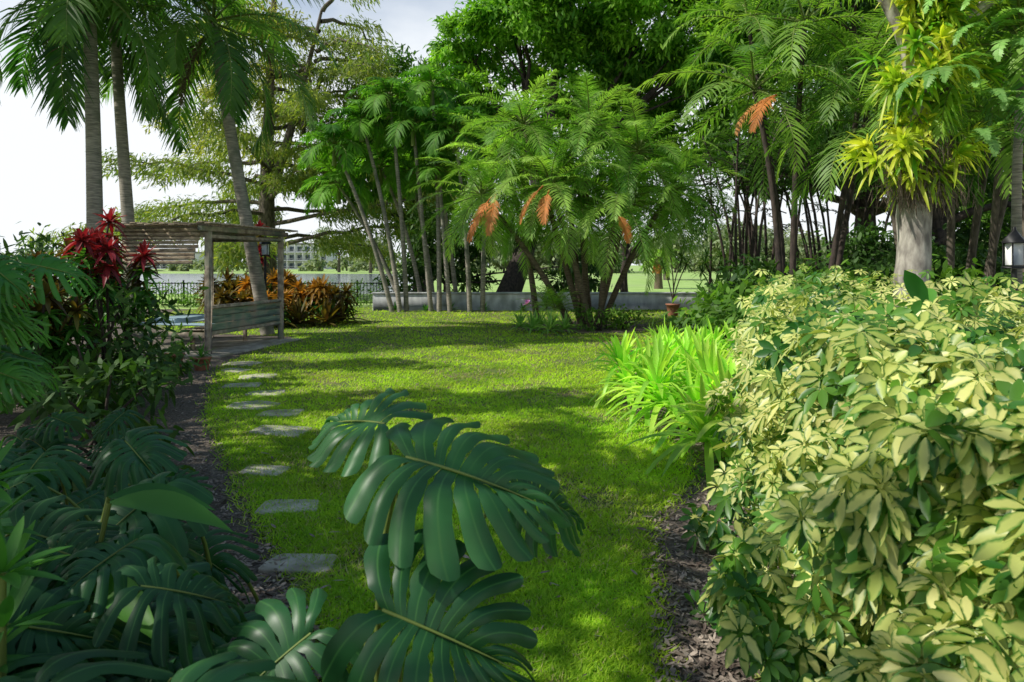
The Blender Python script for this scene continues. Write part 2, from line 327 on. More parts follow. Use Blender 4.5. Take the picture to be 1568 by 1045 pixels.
n=110; Y=1/R(1/20.,1/3.5,n); X=R(-.4,.6,n)*Y; mb=MB(); az=R(0,6.28,n)
strips(mb,np.stack([X,Y,R(.03,.05,n)],1),np.stack([np.cos(az),np.sin(az),rng.normal(0,.2,n)],1),nrm(A3(0,0,1)+rng.normal(0,.3,(n,3))),R(.04,.09,n),R(.015,.03,n),.1,LEAF,cross=3,fold=.3)
mb.build('fallen_leaves',[M['chip']])
for (x,y,r) in [(-2.35,6.9,.27),(-2.6,7.75,.22),(-3.1,8.15,.24),(-3.2,8.95,.23),(-3.75,9.5,.22),(-3.8,10.3,.24),(-4.4,10.9,.22),(-4.55,11.6,.24),(-2.05,5.6,.17),(-1.55,4.75,.17),(-1.2,3.85,.18)]:
    a=np.array([.62,2.35,3.75,5.45])+R(-.2,.2,4); ro=R(-.25,.25)
    if rng.random()<.4: a=np.array([.5,1.7,2.7,3.9,5.4])+R(-.15,.15,5)
    k=len(a); cor=np.stack([np.cos(a),np.sin(a)],1)*(r*R(1.0,1.35,k))[:,None]*A3(1.2,.95)[None]
    per=np.concatenate([cor[i]+(cor[(i+1)%k]-cor[i])*np.linspace(0,1,7,endpoint=False)[:,None] for i in range(k)]); per=per*(1+rng.normal(0,.025,(len(per),1))); kk=len(per)
    per=.5*per+.25*np.roll(per,1,0)+.25*np.roll(per,-1,0); c_,s_=math.cos(ro),math.sin(ro); per=per@np.array([[c_,s_],[-s_,c_]])
    rings=[]
    for sc,z in((1,0.),(1.0,.016),(.96,.025)): rings.append(np.stack([x+per[:,0]*sc,y+per[:,1]*sc,np.full(kk,z)+(R(-.002,.002,kk) if z else 0)],1))
    V=np.concatenate(rings+[A3(x,y,.027)[None]]); Q=[];T=[]
    for l in range(2):
        for i in range(kk): j=(i+1)%kk; Q.append([l*kk+i,l*kk+j,(l+1)*kk+j,(l+1)*kk+i])
    for i in range(kk): T.append([2*kk+i,2*kk+(i+1)%kk,3*kk])
    mb=MB(); mb.add(V,Q,T); mb.build('stepping_stone',[M['stone']],smooth=False)

# ---------------------------------------------------------------- wall, fence, far side
mb=MB(); box(mb,(-1.1,25.1,.31),(8.0,.25,.62),bev=.02); box(mb,(-1.1,25.1,.655),(8.06,.31,.06),bev=.01)
box(mb,(-5.0,26.6,.31),(.22,2.7,.62),bev=.02); box(mb,(6.0,25.6,.30),(6.1,.25,.60),bev=.02); box(mb,(6.0,25.6,.635),(6.1,.31,.06),bev=.01)
mb.build('garden_wall',[M['wall']],smooth=False)
def fence(x0,x1,y):
    mb=MB()
    for x in np.arange(x0,x1,.13): box(mb,(x,y,.5),(.025,.025,.94),bev=.003)
    for z in(.12,.93): box(mb,((x0+x1)/2,y+.03,z),(x1-x0,.03,.04),bev=.003)
    for x in np.arange(x0,x1,2.4): box(mb,(x,y+.065,.53),(.06,.04,1.06),bev=.003)
    mb.build('metal_fence',[M['metal']],smooth=False)
fence(-16,-4.9,28.2)
def building(x,y,w_,d,floors,nw):
    mb=MB(); fh=3.0; h=floors*fh
    box(mb,(x,y,h/2),(w_,d,h),0,bev=.05); box(mb,(x,y,h+.3),(w_+1,d+1,.6),2,bev=.1)
    for f in range(floors):
        box(mb,(x,y-d/2-.6,f*fh+.1),(w_,1.2,.2),0,bev=.02); box(mb,(x,y-d/2-1.15,f*fh+.95),(w_,.06,.08),0)
        for i in range(nw):
            xx=x-w_/2+(i+.5)*w_/nw
            box(mb,(xx,y-d/2-.02,f*fh+1.4),(w_/nw*.55,.08,1.7),1)
            box(mb,(xx+w_/nw*.5,y-d/2-.6,f*fh+1.55),(.18,1.1,2.7),0)
    mb.build('apartment_building',[M['white'],M['glass'],M['roof']],smooth=False)
building(-80,255,26,14,3,9); building(-128,262,18,14,2,6); building(-62,300,16,12,3,6)
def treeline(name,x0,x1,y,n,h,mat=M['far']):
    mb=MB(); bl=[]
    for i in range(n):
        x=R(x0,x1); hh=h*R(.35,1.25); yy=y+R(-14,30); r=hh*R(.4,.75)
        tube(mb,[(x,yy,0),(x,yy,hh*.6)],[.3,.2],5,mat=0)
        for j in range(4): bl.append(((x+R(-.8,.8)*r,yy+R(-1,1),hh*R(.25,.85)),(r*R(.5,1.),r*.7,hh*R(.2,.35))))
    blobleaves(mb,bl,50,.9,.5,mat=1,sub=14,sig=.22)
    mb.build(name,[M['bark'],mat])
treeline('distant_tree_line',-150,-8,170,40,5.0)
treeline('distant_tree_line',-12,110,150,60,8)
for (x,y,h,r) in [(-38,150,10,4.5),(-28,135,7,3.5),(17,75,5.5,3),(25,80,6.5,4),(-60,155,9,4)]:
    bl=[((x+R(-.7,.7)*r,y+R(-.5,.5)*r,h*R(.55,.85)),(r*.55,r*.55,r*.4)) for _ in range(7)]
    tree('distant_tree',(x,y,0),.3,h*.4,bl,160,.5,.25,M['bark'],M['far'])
mb=MB(); tube(mb,[(10.3,48,0),(10.3,48,.9),(10.3,48,2.1)],[.33,.25,.3],8,mat=3); crown(mb,(10.3,48,2.1),18,1.6,.5,18,.05,mat=0,dead=7,K=3); mb.build('short_palm',[M['roeb'],M['rach'],M['dead'],M['palmbark2']])

# ---------------------------------------------------------------- bench shelter
E=bpy.data.objects.new('covered_garden_bench',None); scene.collection.objects.link(E)
E.location=(-5.65,12.7,0); th=math.atan2(.5,2.5); E.rotation_euler=(0,0,-th)
Lg=2.55; Wd=1.75; Ht=2.32
def part(name,fn,mats):
    mb=MB(); fn(mb); o=mb.build(name,mats,smooth=False); o.parent=E; return o
part('corner_posts',lambda mb:[box(mb,(x,y,Ht/2),(.1,.1,Ht)) for x in(0,-Wd) for y in(0,Lg)],[M['wood']])
def beams(mb):
    for x in(0.0,-Wd): box(mb,(x,Lg/2,Ht+.05),(.09,Lg+.5,.1)); 
    for y in(0,Lg): box(mb,(-Wd/2,y,Ht-.06),(Wd-.1,.07,.1))
    for y in(0.0,Lg): box(mb,(-Wd/2,y,.38),(Wd-.1,.06,.1))
    for y in (Lg*.33,Lg*.66): box(mb,(-Wd/2,y,Ht+.02),(Wd-.09,.07,.08))
    box(mb,(.012,Lg/2,Ht-.09),(.05,Lg-.11,.07))
part('beams',beams,[M['wood']])
def roofp(mb):
    k=15
    for i in range(k):
        x=.18-(Wd+.36)*i/(k-1); z=Ht+.135+.02*math.sin(i*2.1)
        box(mb,(x,Lg/2+R(-.04,.04),z),(.125,Lg+.62,.03),rot=Matrix.Rotation(R(-.1,.1),3,'Y'))
part('roof_slats',roofp,[M['roofwood']])
def endp(mb):
    for i in range(9):
        box(mb,(-Wd*.5-.05-R(0,.05),-.075-.006*i,Ht+.02-i*.075),(Wd*(.98-.02*i),.03,.066),rot=Matrix.Rotation(R(-.012,.012),3,'Y'))
part('end_slat_panel',endp,[M['roofwood']])
def seatp(mb):
    for i in range(5): box(mb,(-.12-i*.115,Lg/2,.47),(.105,Lg-.12,.03))
    box(mb,(-.62,Lg/2,.40),(.05,Lg-.1,.1)); box(mb,(-.62,.4,.2),(.07,.07,.36)); box(mb,(-.62,Lg-.4,.2),(.07,.07,.36))
part('seat',seatp,[M['wood']])
def backp(mb):
    for i,z in enumerate((.52,.66,.80)): box(mb,(0,Lg/2,z),(.035,Lg-.12,.132))
part('backrest',backp,[M['greenwood']])
def bf(mb):
    box(mb,(0,Lg/2,.905),(.11,Lg-.11,.06)); box(mb,(0,Lg/2,.41),(.06,Lg-.11,.07))
part('backrest_rails',bf,[M['wood']])
part('end_bench',lambda mb:[box(mb,(-Wd/2,.1+.11*i,.56),(Wd-.15,.1,.03)) for i in range(3)],[M['cushion']])
part('cushion',lambda mb:(box(mb,(-1.2,.9,.60),(.62,1.3,.12),bev=.04),box(mb,(-.25,1.9,.54),(.4,.9,.09),bev=.04)),[M['cushion']])
mb=MB(); box(mb,(-6.2,14.1,.02),(2.4,3.0,.04),rot=Matrix.Rotation(-th,3,'Z'),bev=.01); mb.build('concrete_slab',[M['slab']],smooth=False)
def lamp(x,y,h):
    mb=MB(); tube(mb,[(x,y,0),(x,y,.1),(x,y,.12),(x,y,h-.35)],[.07,.07,.035,.03],10,mat=0)
    box(mb,(x,y,h-.33),(.18,.18,.03)); box(mb,(x,y,h-.18),(.13,.13,.26),1)
    for a in(-1,1):
        for b in(-1,1): box(mb,(x+a*.075,y+b*.075,h-.18),(.015,.015,.27))
    tube(mb,[(x,y,h-.05),(x,y,h-.03),(x,y,h+.1),(x,y,h+.14)],[.15,.15,.03,.02],4)
    mb.build('garden_lamp',[M['metal'],M['white']],smooth=False)
lamp(-6.0,16.6,2.25); lamp(5.85,7.95,2.0)
def pot(mb,x,y,r,h):
    z=[0,h*.5,h*.9,h*.9,h,h,h*.85]; rr=[.7,.85,1,1.1,1.1,.95,.9]
    tube(mb,[(x,y,a+.0015*i) for i,a in enumerate(z)],np.array(rr)*r,16)
for (x,y,r,h,kind) in [(-5.0,11.0,.14,.2,'g'),(-5.6,11.3,.16,.22,'g'),(5.3,22.5,.22,.4,'t'),(6.4,21.5,.2,.35,'t')]:
    mb=MB(); pot(mb,x,y,r,h)
    if kind=='g': rosette(mb,(x,y,h),30,.3,.025,1.4,.1,.7,mat=1)
    else:
        for i in range(5):
            e=A3(x+R(-.4,.4),y+R(-.3,.3),h+R(1.0,1.7)); tube(mb,bez((x,y,h),(x+R(-.1,.1),y,h+.6),e,6),.02,5,mat=2); rosette(mb,e,22,.4,.05,1.2,-.4,.5,mat=1)
    mb.build('potted_plant',[M['terra'],M['deepstrap'] if kind=='g' else M['darkleaf'],M['bark_dark']])

# ---------------------------------------------------------------- trees
mb=MB(); b0=A3(-11.8,33,0); tube(mb,bez(b0,b0+A3(-.2,0,6),b0+A3(.3,0,14.5),14),np.linspace(.5,.12,14),10)
tube(mb,bez(b0+A3(-.1,0,4.5),b0+A3(1.2,0,8),b0+A3(2.6,0,14),10),np.linspace(.3,.07,10),8)
for i in range(48):
    z=2.4+i/48*11.8; az=i*2.4+R(-.3,.3); ln=(10.5-(z-3)*.55)*R(.6,1.15); st=b0+A3(.02*z,0,z)
    if z>8 and i%2: st=b0+A3(.5+.17*z*.9,0,z)
    d=A3(math.cos(az),math.sin(az)*.8,0); e=st+d*ln+A3(0,0,R(-1.0,1.4)); pts=bez(st,(st+e)/2+A3(0,0,R(.2,1.4)),e,12); pts[1:-1]+=rng.normal(0,.07,(10,3)); tube(mb,pts,np.linspace(.12,.02,12),5)
    n=int(170*ln); t=R(.2,1,n)**.8; C=np.stack([np.interp(t,np.linspace(0,1,12),pts[:,q]) for q in range(3)],1)
    sd=A3(-d[1],d[0],0); kk=rng.integers(0,16,n); off=R(-1,1,16)[kk]*1.5*np.sin(np.clip(t,0,1)*2.6+.3); up=R(-.5,.35,16)[kk]
    P=C+sd*off[:,None]+rng.normal(0,.25,(n,3))*A3(1,1,.7)-A3(0,0,.14)*np.abs(off)[:,None]+A3(0,0,1)*(up*t)[:,None]
    D=nrm(d*.6+sd*np.sign(off)[:,None]*.6+rng.normal(0,.55,(n,3))-A3(0,0,.5)); U=nrm(A3(0,0,1)+rng.normal(0,.6,(n,3)))
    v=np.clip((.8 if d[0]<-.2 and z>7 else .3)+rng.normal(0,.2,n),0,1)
    strips(mb,P,D,U,R(.18,.42,n),R(.05,.09,n),.2,SHORT,mat=1,var=v)
mb.build('cypress_tree',[M['bark'],M['cyp']])
bl=[]
for (x,z,r) in [(-1.5,9.5,2.0),(-2.2,12.0,1.5),(.5,12.5,2.2),(3,10.5,2.6),(2.5,14,2.6),(6,12.3,2.8),(6.0,15.5,2.5),(9,11,2.5),(9.5,14.5,2.4),(5,8.6,2.4),(0,7.6,1.9),(8.6,8.0,2.2),(.1,14.4,1.5),(3.5,16.6,2.2),(11.5,12.8,2)]:
    bl.append(((x,31+R(-1.5,1.5),z),(r,r,r*.85)))
tree('mango_tree',(-.35,27.5,0),.42,4.2,bl,1600,.32,.12,M['bark_dark'],M['mango'],lean=(1.5,2.5),sub=34,sig=.15)
bl=[((x,34+R(-1,1),z),r) for x,z,r in [(-6.5,10.0,1.5),(-4.6,10.8,1.5),(-8,8.4,1.5),(-5.5,8.3,1.9),(-3.4,9,1.8),(-3.4,6.3,1.8),(-7,6.2,1.7),(-5,4.4,1.5),(-9,6,1.3)]]
tree('broadleaf_tree',(-4.6,34,0),.3,3.5,bl,900,.34,.13,M['bark_dark'],M['midleaf'],sub=22)
bl=[((x,27+R(-2,2),z),(r,r,r*.85)) for x,z,r in [(10.5,8,2.4),(13,10.5,2.6),(12.8,6.6,2),(16,8,2.8),(16.5,12,3),(19.5,9.5,3),(20,5.5,2.6),(12,13.5,2.3),(22,12,3),(17,5,2),(10,5.6,1.4),(15,15,2.5)]]
tree('shade_tree',(14,27,0),.4,4,bl,1000,.36,.14,M['bark_dark'],M['midleaf'],sub=26)
bl=[((x,20+R(-1.5,1.5),z),(r,r,r*.85)) for x,z,r in [(10,6.6,1.7),(12.5,8,1.9),(14.5,6,2),(15,9,2),(12.6,4.6,1.4),(16,3.5,1.8),(9,9.5,1.5),(11,11,1.9),(14,2.2,1.4),(11.5,1.5,1.2)]]
tree('shade_tree',(12.5,20,0),.3,3,bl,1000,.3,.11,M['bark_dark'],M['darkleaf'],sub=26)
bl=[((x,30+R(-1,1),z),r) for x,z,r in [(4.6,4.6,1.1),(6.4,4.2,1.1),(7.6,5,1.2),(3.2,5.3,1.2),(5.4,5.8,1.3),(8.6,3.8,.9)]]
tree('small_tree',(5,30,0),.16,2,bl,800,.24,.09,M['bark_dark'],M['darkleaf'])
bl=[((x,28.5+R(-.5,.5),z),(1.1,.9,r)) for x,z,r in [(-4.2,1.2,1.1),(-3.0,2.2,1.2),(-2.0,1.2,1.1),(-3.6,3.3,1.1),(-1.6,3.0,1.0),(2.4,1.0,1.0),(3.4,1.6,1.1),(.4,3.6,1.1)]]
tree('dark_shrub_thicket',(-2.8,28.6,0),.1,1,bl,900,.26,.1,M['bark_dark'],M['darkleaf'])
mb=MB()
for i in range(40):
    x=R(6.2,11); y=R(19,23); h=R(4,6.5); e=A3(x+R(-1.3,1.3),y+R(-.6,.6),h); tube(mb,bez((x,y,0),(x+R(-.2,.2),y,h*.6),e,7),np.linspace(.05,.025,7),6,mat=1)
    for j in range(4): frond(mb,e-A3(0,0,R(0,1.4)),R(0,6.28),R(.2,1.1),R(1,1.7),.42,1.1,15,.05,0,1,K=3)
mb.build('cane_palm_thicket',[M['darkleaf'],M['bark_dark']])

def cluster(name,stems,mats,fr,trunkr=.08,sway=.3):
    mb=MB()
    for (x0,y0,x1,y1,z1) in stems:
        tube(mb,bez((x0,y0,0),(x0+(x1-x0)*.35+R(-sway,sway),(y0+y1)/2,z1*.55),(x1,y1,z1),12),np.linspace(trunkr*1.3,trunkr*.8,12),8,mat=3)
        fr(mb,(x1,y1,z1))
    return mb.build(name,mats)
def fr(mb,o): crown(mb,o,28,R(2.0,2.6),.46,40,.027,1.4,-.75,1.15,mat=0,hang=.3,rr=.022,fwd=.55,vee=.3)
st=[(1.9,18.6,.3,18.4,5.4),(2.0,18.8,2.1,18.5,5.4),(2.3,18.6,3.4,18.3,4.7),(1.6,18.3,-.8,18.2,3.5),(2.1,18.2,1.0,17.7,3.7),(2.5,18.9,4.4,18.8,3.7),(1.9,19.0,1.4,19.6,4.7),(2.4,18.3,2.9,17.9,3.3),(.7,18.9,-.2,19.3,4.5),(2.2,19,1.9,18.9,3.4)]
o=cluster('date_palm_cluster',st,[M['roeb'],M['rach'],M['dead'],M['palmbark2']],fr,.07)
mb=MB()
for (x,y,z,az,L_) in [(-.5,16.6,3.35,4.0,1.3),(-.45,16.7,3.3,3.4,1.2),(-.4,16.6,3.4,4.6,1.2),(.75,16.4,3.6,3.5,1.1),(.9,16.5,3.5,4.3,1.0),(2.6,16.9,3.0,5.2,.9)]:
    frond(mb,(x,y,z),az,-.75,L_,.26,.55,40,.024,0,0,hang=.25,fwd=.9)
mb.build('dead_fronds',[M['dead']])
def fr(mb,o): crown(mb,o,14,R(1.5,1.9),.55,26,.07,1.35,-.1,1.7,mat=0,hang=.5,rr=.03,fwd=.45,K=4); tube(mb,[np.array(o)-A3(0,0,.7),np.array(o)+A3(0,0,.15)],[.09,.05],8,mat=1)
st=[(-4.3,24.5,-6.3,24.2,5.9),(-4.0,24.4,-5.4,24.5,6.8),(-3.8,24.6,-4.4,24.4,7.6),(-2.9,24.5,-3.5,24.2,6.6),(-2.6,24.4,-2.9,24.8,8.1),(-2.2,24.3,-2.6,24.4,5.0),(-1.5,24.3,-2.0,23.8,6.3),(-1.05,24.4,-.9,24.3,5.6),(-3.4,26,-5.0,26,5.4),(-4.1,25.8,-6.6,26,4.7),(-3.0,26.4,-3.9,26.4,5.2),(-2.1,26.4,-3.2,26.2,7.3)]
cluster('christmas_palm_cluster',st,[M['adon'],M['rach'],M['dead'],M['palmbark']],fr,.07,.15)
def coconut(base,top,tr,nf,L_,mat='coco',dead=0,ll=.75,lw=.055,n=48):
    mb=MB(); tube(mb,bez(base,(np.array(base)+np.array(top))/2+A3(R(-.2,.2),0,0),top,18),np.linspace(tr*1.2,tr*.85,18),12,mat=3)
    crown(mb,top,nf,L_,ll,n,lw,1.3,-.75,1.4,mat=0,hang=.5,rr=.035,dead=dead); mb.build('coconut_palm',[M[mat],M['rach'],M['palmbark2'],M['palmbark']])
coconut((-8.55,14,0),(-8.7,14,7.4),.14,16,3.0,dead=1)
coconut((-8.5,15.5,0),(-9.1,15.5,8.3),.12,14,3.0)
coconut((-5.9,16.5,0),(-7.1,16.2,7.4),.14,18,3.2,dead=2)
coconut((-5.6,4.4,0),(-5.2,4.2,4.9),.13,16,2.8,ll=.75,lw=.06)
bl=[((x-.9,y,z),1.3) for x,y,z in [(-6,-.5,5.4),(-7.3,1.2,5.8),(-6.2,2.2,6.2),(-8,3.5,6.9),(-8.6,.2,6.4),(-7,-1.6,6),(-5.2,.8,6.2),(-5.6,-1.6,5.6),(-8.6,4.8,5.6)]]
tree('broadleaf_tree',(-8,.8,0),.25,3,bl,330,.28,.1,M['bark'],M['midleaf'])  # out-of-frame tree, added to shade the left foreground bed
# unseen trees added out of frame, crowns shaped to streak the lawn with shade
bl=[((x,y,z),(1.1,.55,.6)) for x,y,z in [(-11,9.5,7.2),(-9.7,9.7,7.4),(-11.8,10.6,6.0),(-12.5,9,6.6)]]
tree('broadleaf_tree',(-11.8,9.4,0),.2,4,bl,900,.28,.1,M['bark'],M['midleaf'])
bl=[((x,y,z),(1.1,.7,.7)) for x,y,z in [(-12.4,13.2,8.8),(-11.2,13.0,8.9),(-10.1,13.1,9.0),(-9.0,12.9,9.0),(-8.0,13.3,9.3),(-13,12.4,8.6)]]
tree('broadleaf_tree',(-12.6,13,0),.25,5.5,bl,1200,.28,.1,M['bark'],M['midleaf'])
bl=[((x,y,z),(1.0,.5,.5)) for x,y,z in [(-9.6,6.6,6.6),(-8.5,6.8,6.9),(-7.5,6.6,7.1),(-6.6,6.9,7.3),(-9.8,5.7,6.2)]]
tree('broadleaf_tree',(-10.0,6.6,0),.2,4,bl,1200,.26,.09,M['bark'],M['midleaf'])
def fr(mb,o): crown(mb,o,14,R(1.8,2.4),.48,30,.036,1.4,-.35,1.25,mat=0,hang=.4,rr=.025,K=4)
cluster('areca_palm_clump',[(5.5,14,4.9,13.8,5.2),(5.9,14.4,6.0,14,6.6),(6.4,14.2,7.0,13.6,5.4),(6.0,14.8,5.2,15,6.9),(6.8,14.8,7.9,14.6,6.3)],[M['areca'],M['rach'],M['dead'],M['bark_dark']],fr,.06)
cluster('areca_palm_clump',[(8.0,12.6,7.6,12,5.2),(8.4,12.8,8.8,12,5.9),(8.8,13,9.6,12.6,4.6),(7.6,13,6.7,12.6,4.2),(8.6,12.4,8.2,11.4,4.2)],[M['areca'],M['rach'],M['dead'],M['bark']],fr,.06)
cluster('areca_palm_clump',[(7.3,9.8,6.9,9.2,4.6),(7.7,10,7.8,9.4,5.2)],[M['areca'],M['rach'],M['dead'],M['palmbark']],fr,.06)
mb=MB()
for az in (3.4,3.9): frond(mb,(5.0,12.9,4.9),az,-.3,1.2,.24,1.0,32,.025,0,0,hang=.4,fwd=.8)
mb.build('dead_fronds',[M['dead']])
# epiphyte tree
mb=MB(); tb=A3(5.25,9.0,0); tp=A3(5.3,9.0,3.2); tq=A3(5.7,9.2,6.5)
pts=np.concatenate([bez(tb,(tb+tp)/2,tp,12),bez(tp,tp+A3(.05,0,1.6),tq,8)[1:]]); pts+=rng.normal(0,.012,pts.shape); rad=np.concatenate([np.linspace(.24,.19,12),np.linspace(.19,.13,7)])*R(.93,1.07,19); tube(mb,pts,rad,14)
for e in [(4.4,8.8,5.6),(7,9,5.6),(6.2,8.4,6.2)]: tube(mb,bez(tp+A3(0,0,.4),tp+A3(.1,0,1.6),e,8),np.linspace(.13,.05,8),8)
for q in range(95):
    z=R(2.75,5.4); a=R(-3.3,.1); wz=(.4+.6*abs(math.sin(z*2.4+.6)))*(1 if z>3 else .6); rr_=R(.2,.8)*wz; ax=nrm(A3(math.cos(a),math.sin(a),.7)); x=5.35+max(0,z-3.2)*.1
    rosette(mb,(x+math.cos(a)*rr_,9+math.sin(a)*rr_*.7,z),18,R(.24,.38),.06,1.35,.05,.8,mat=1,axis=ax,var=np.clip(R(0,1)+rng.normal(0,.15,18),0,1))
for (x,z) in [(5.8,3.7),(5.85,4.6),(5.7,3.2),(5.2,4.0),(6.1,4.4),(5.5,5.0),(6.2,3.6),(6.0,4.9)]:
    for j in range(5): frond(mb,(x,8.4,z),R(-2.8,-.3),R(.2,1.),.7,.12,1.7,24,.03,2,2,K=3,rr=.006,hang=.1,vee=0)
n=1100; P=np.stack([5.3+rng.normal(0,.26,n),8.75+rng.normal(0,.08,n),R(2.55,3.4,n)],1); strips(mb,P,A3(0,0,-1)+rng.normal(0,.25,(n,3)),A3(0,-1,0),R(.1,.33,n),.012,0,SHORT,mat=3)
mb.build('epiphyte_covered_tree',[M['lightbark'],M['brome'],M['fern'],M['palmbark2']])
bl=[((x,y,z),1.1) for x,y,z in [(7.2,9,5.6),(8.3,10,5.2),(6.6,8.8,6.6),(8.6,11,6.6),(5.4,10,6.9)]]
tree('broadleaf_tree',(8.8,11.5,0),.22,4,bl,500,.26,.09,M['bark'],M['midleaf'])

# ---------------------------------------------------------------- shrubs
def shrub(name,c,r,dens,L_,W_,mat,sub=18,prof=LEAF,cross=3,cover=None,stems=6):
    mb=MB(); c=np.array(c,float)
    for i in range(stems):
        e=c+nrm(rng.normal(size=3))*np.array(r)*.7; tube(mb,bez((c[0]+R(-.1,.1),c[1]+R(-.1,.1),0),(c[0],c[1],c[2]*.5),e,6),np.linspace(.025,.01,6),5,mat=0)
    blobleaves(mb,[(c,r)],dens,L_,W_,mat=1,sub=sub,prof=prof,cross=cross); return mb.build(name,[M['bark_dark'],M[mat]])
for (x,y,z,r) in [(4.2,11.2,.7,(1.2,.9,.75)),(5.6,11.8,.8,(1.2,.9,.8)),(7.1,11.4,.8,(1.2,.9,.8)),(4.8,13.4,.8,(1.3,1,.85)),(8.6,11,.9,(1.2,.9,.8)),(9.5,14,1,(1.8,1,1.1)),(7,16.5,1,(1.7,1,1)),(9.8,18,1.2,(1.8,1,1.3))]:
    shrub('green_shrub',(x,y,z),r,1300,.2,.08,'darkleaf' if y>13 else 'midleaf')
for (x,y,z,r) in [(-7.4,10.6,.9,(1.1,.9,1)),(-6.3,9.8,.7,(.8,.7,.7)),(-5.3,8.8,.7,(.8,.8,.75)),(-4.6,7.5,.5,(.65,.8,.5)),(-8.6,12.6,1,(1.2,1,1.1)),(-3.8,6.3,.4,(.5,.7,.38)),(-6.4,7.6,1.1,(1,.9,1.1)),(-5.2,10.0,.35,(.6,.5,.35)),(-3.0,5.2,.3,(.4,.5,.28))]:
    shrub('green_shrub',(x,y,z),r,1300,.17,.055,'darkleaf')
bl=[((x,27.3,.55),(.9,.5,.5)) for x in np.arange(-16,-5,1.1)]
mb=MB(); blobleaves(mb,bl,700,.14,.06,mat=0); mb.build('boxwood_hedge',[M['midleaf']])
def tiplant(x,y,h,mat,nst=4,L_=.25,W_=.06,low='deepstrap',spread=.35):
    mb=MB()
    for i in range(nst):
        e=A3(x+R(-1,1)*spread,y+R(-1,1)*spread,h*R(.72,1.0)); tube(mb,bez((x+R(-.1,.1),y+R(-.1,.1),0),(x,y,h*.5),e,7),np.linspace(.02,.014,7),6,mat=0)
        rosette(mb,e,28,L_,W_,1.35,-.3,.7,mat=1); rosette(mb,e-A3(0,0,.2),16,L_,W_,.5,-.6,.6,mat=1 if i%2 else 2); rosette(mb,e-A3(0,0,.45),14,L_,W_,.4,-.6,.6,mat=2)
    mb.build('red_ti_plant',[M['bark_dark'],M[mat],M[low]])
for a in [(-5.25,8.8,2.1,'red'),(-5.7,9.2,2.3,'red'),(-5.2,9.3,1.8,'maroon'),(-6.0,8.9,1.9,'maroon'),(-5.5,8.3,1.5,'maroon'),(-6.4,10.4,2.2,'red'),(-5.4,7.8,1.5,'maroon')]: tiplant(*a)
for (x,y,h) in [(-5.7,19.4,1.1),(-6.3,19.7,1.3),(-7.0,19.4,1.4),(-7.7,19.8,1.2),(-5.2,19.8,.9),(-6.6,18.6,.8),(-8.4,19.4,1.3),(-7.4,18.4,.9)]: tiplant(x,y,h,'orange' if -7.2<x<-5.5 else 'maroon',4,.42,.1,'maroon' if x<-7 else 'deepstrap',.45)
tiplant(-6.5,17.8,2.7,'red',2,.25,.07,'maroon',.15)
for (x,y) in [(-5.1,18.7),(-5.8,18.5),(-4.9,19.5),(-6.4,18.2)]:
    mb=MB(); rosette(mb,(x,y,.1),34,.9,.11,1.45,.25,.5,mat=0,var=None); mb.build('bromeliad',[M['maroon']])
mb=MB()
for (x,y) in [(1.5,7.6),(1.9,7.1),(1.7,8.5),(2.3,7.9),(2.1,9.0),(1.75,6.5),(2.5,8.7),(1.4,8.3),(2.6,9.7),(3.0,10.3),(2.3,9.9),(3.3,9.6),(1.9,6.0),(1.55,7.0),(1.6,5.6),(2.1,8.4)]:
    rosette(mb,(x,y,.25),32,.72,.07,1.4,.1,.85,mat=0); rosette(mb,(x+R(-.2,.2),y+R(-.2,.2),.45),22,.64,.065,1.4,.3,.85,mat=0)
mb.build('lily_clump',[M['lime']])
mb=MB()
for (x,y) in [(.5,16.8),(.9,16.5),(1.3,16.7),(.2,17.3),(1.0,17.1),(.7,17.5)]:
    rosette(mb,(x,y,.12),30,.55,.055,1.4,.2,.6,mat=0)
mb.build('spider_lily_clump',[M['fern']])
for (x,y,z,r) in [(2.2,17.4,.3,(.7,.4,.3)),(2.9,18,.3,(.6,.5,.3))]: shrub('low_ground_cover',(x,y,z),r,1500,.12,.05,'midleaf')
mb=MB()
for (x,y) in [(.9,17.9),(1.2,18.0),(1.1,17.6)]: crown(mb,(x,y,.5),14,.9,.2,20,.02,1.4,.2,1.0,rr=.008); 
mb.build('young_palm',[M['roeb'],M['rach']])
for x in [-4.2,-3.1,-2.2,-1.0,.4]:
    mb=MB(); rosette(mb,(x,24.6,.05),20,.35,.05,1.3,.1,.4,mat=0); mb.build('agapanthus',[M['deepstrap']])
mb=MB(); rosette(mb,(.55,24.4,.3),16,.22,.06,1.2,0,.3,mat=0); mb.build('orchid_plant',[leafmat('purple_petal',(.35,.12,.4),(.5,.2,.55))])

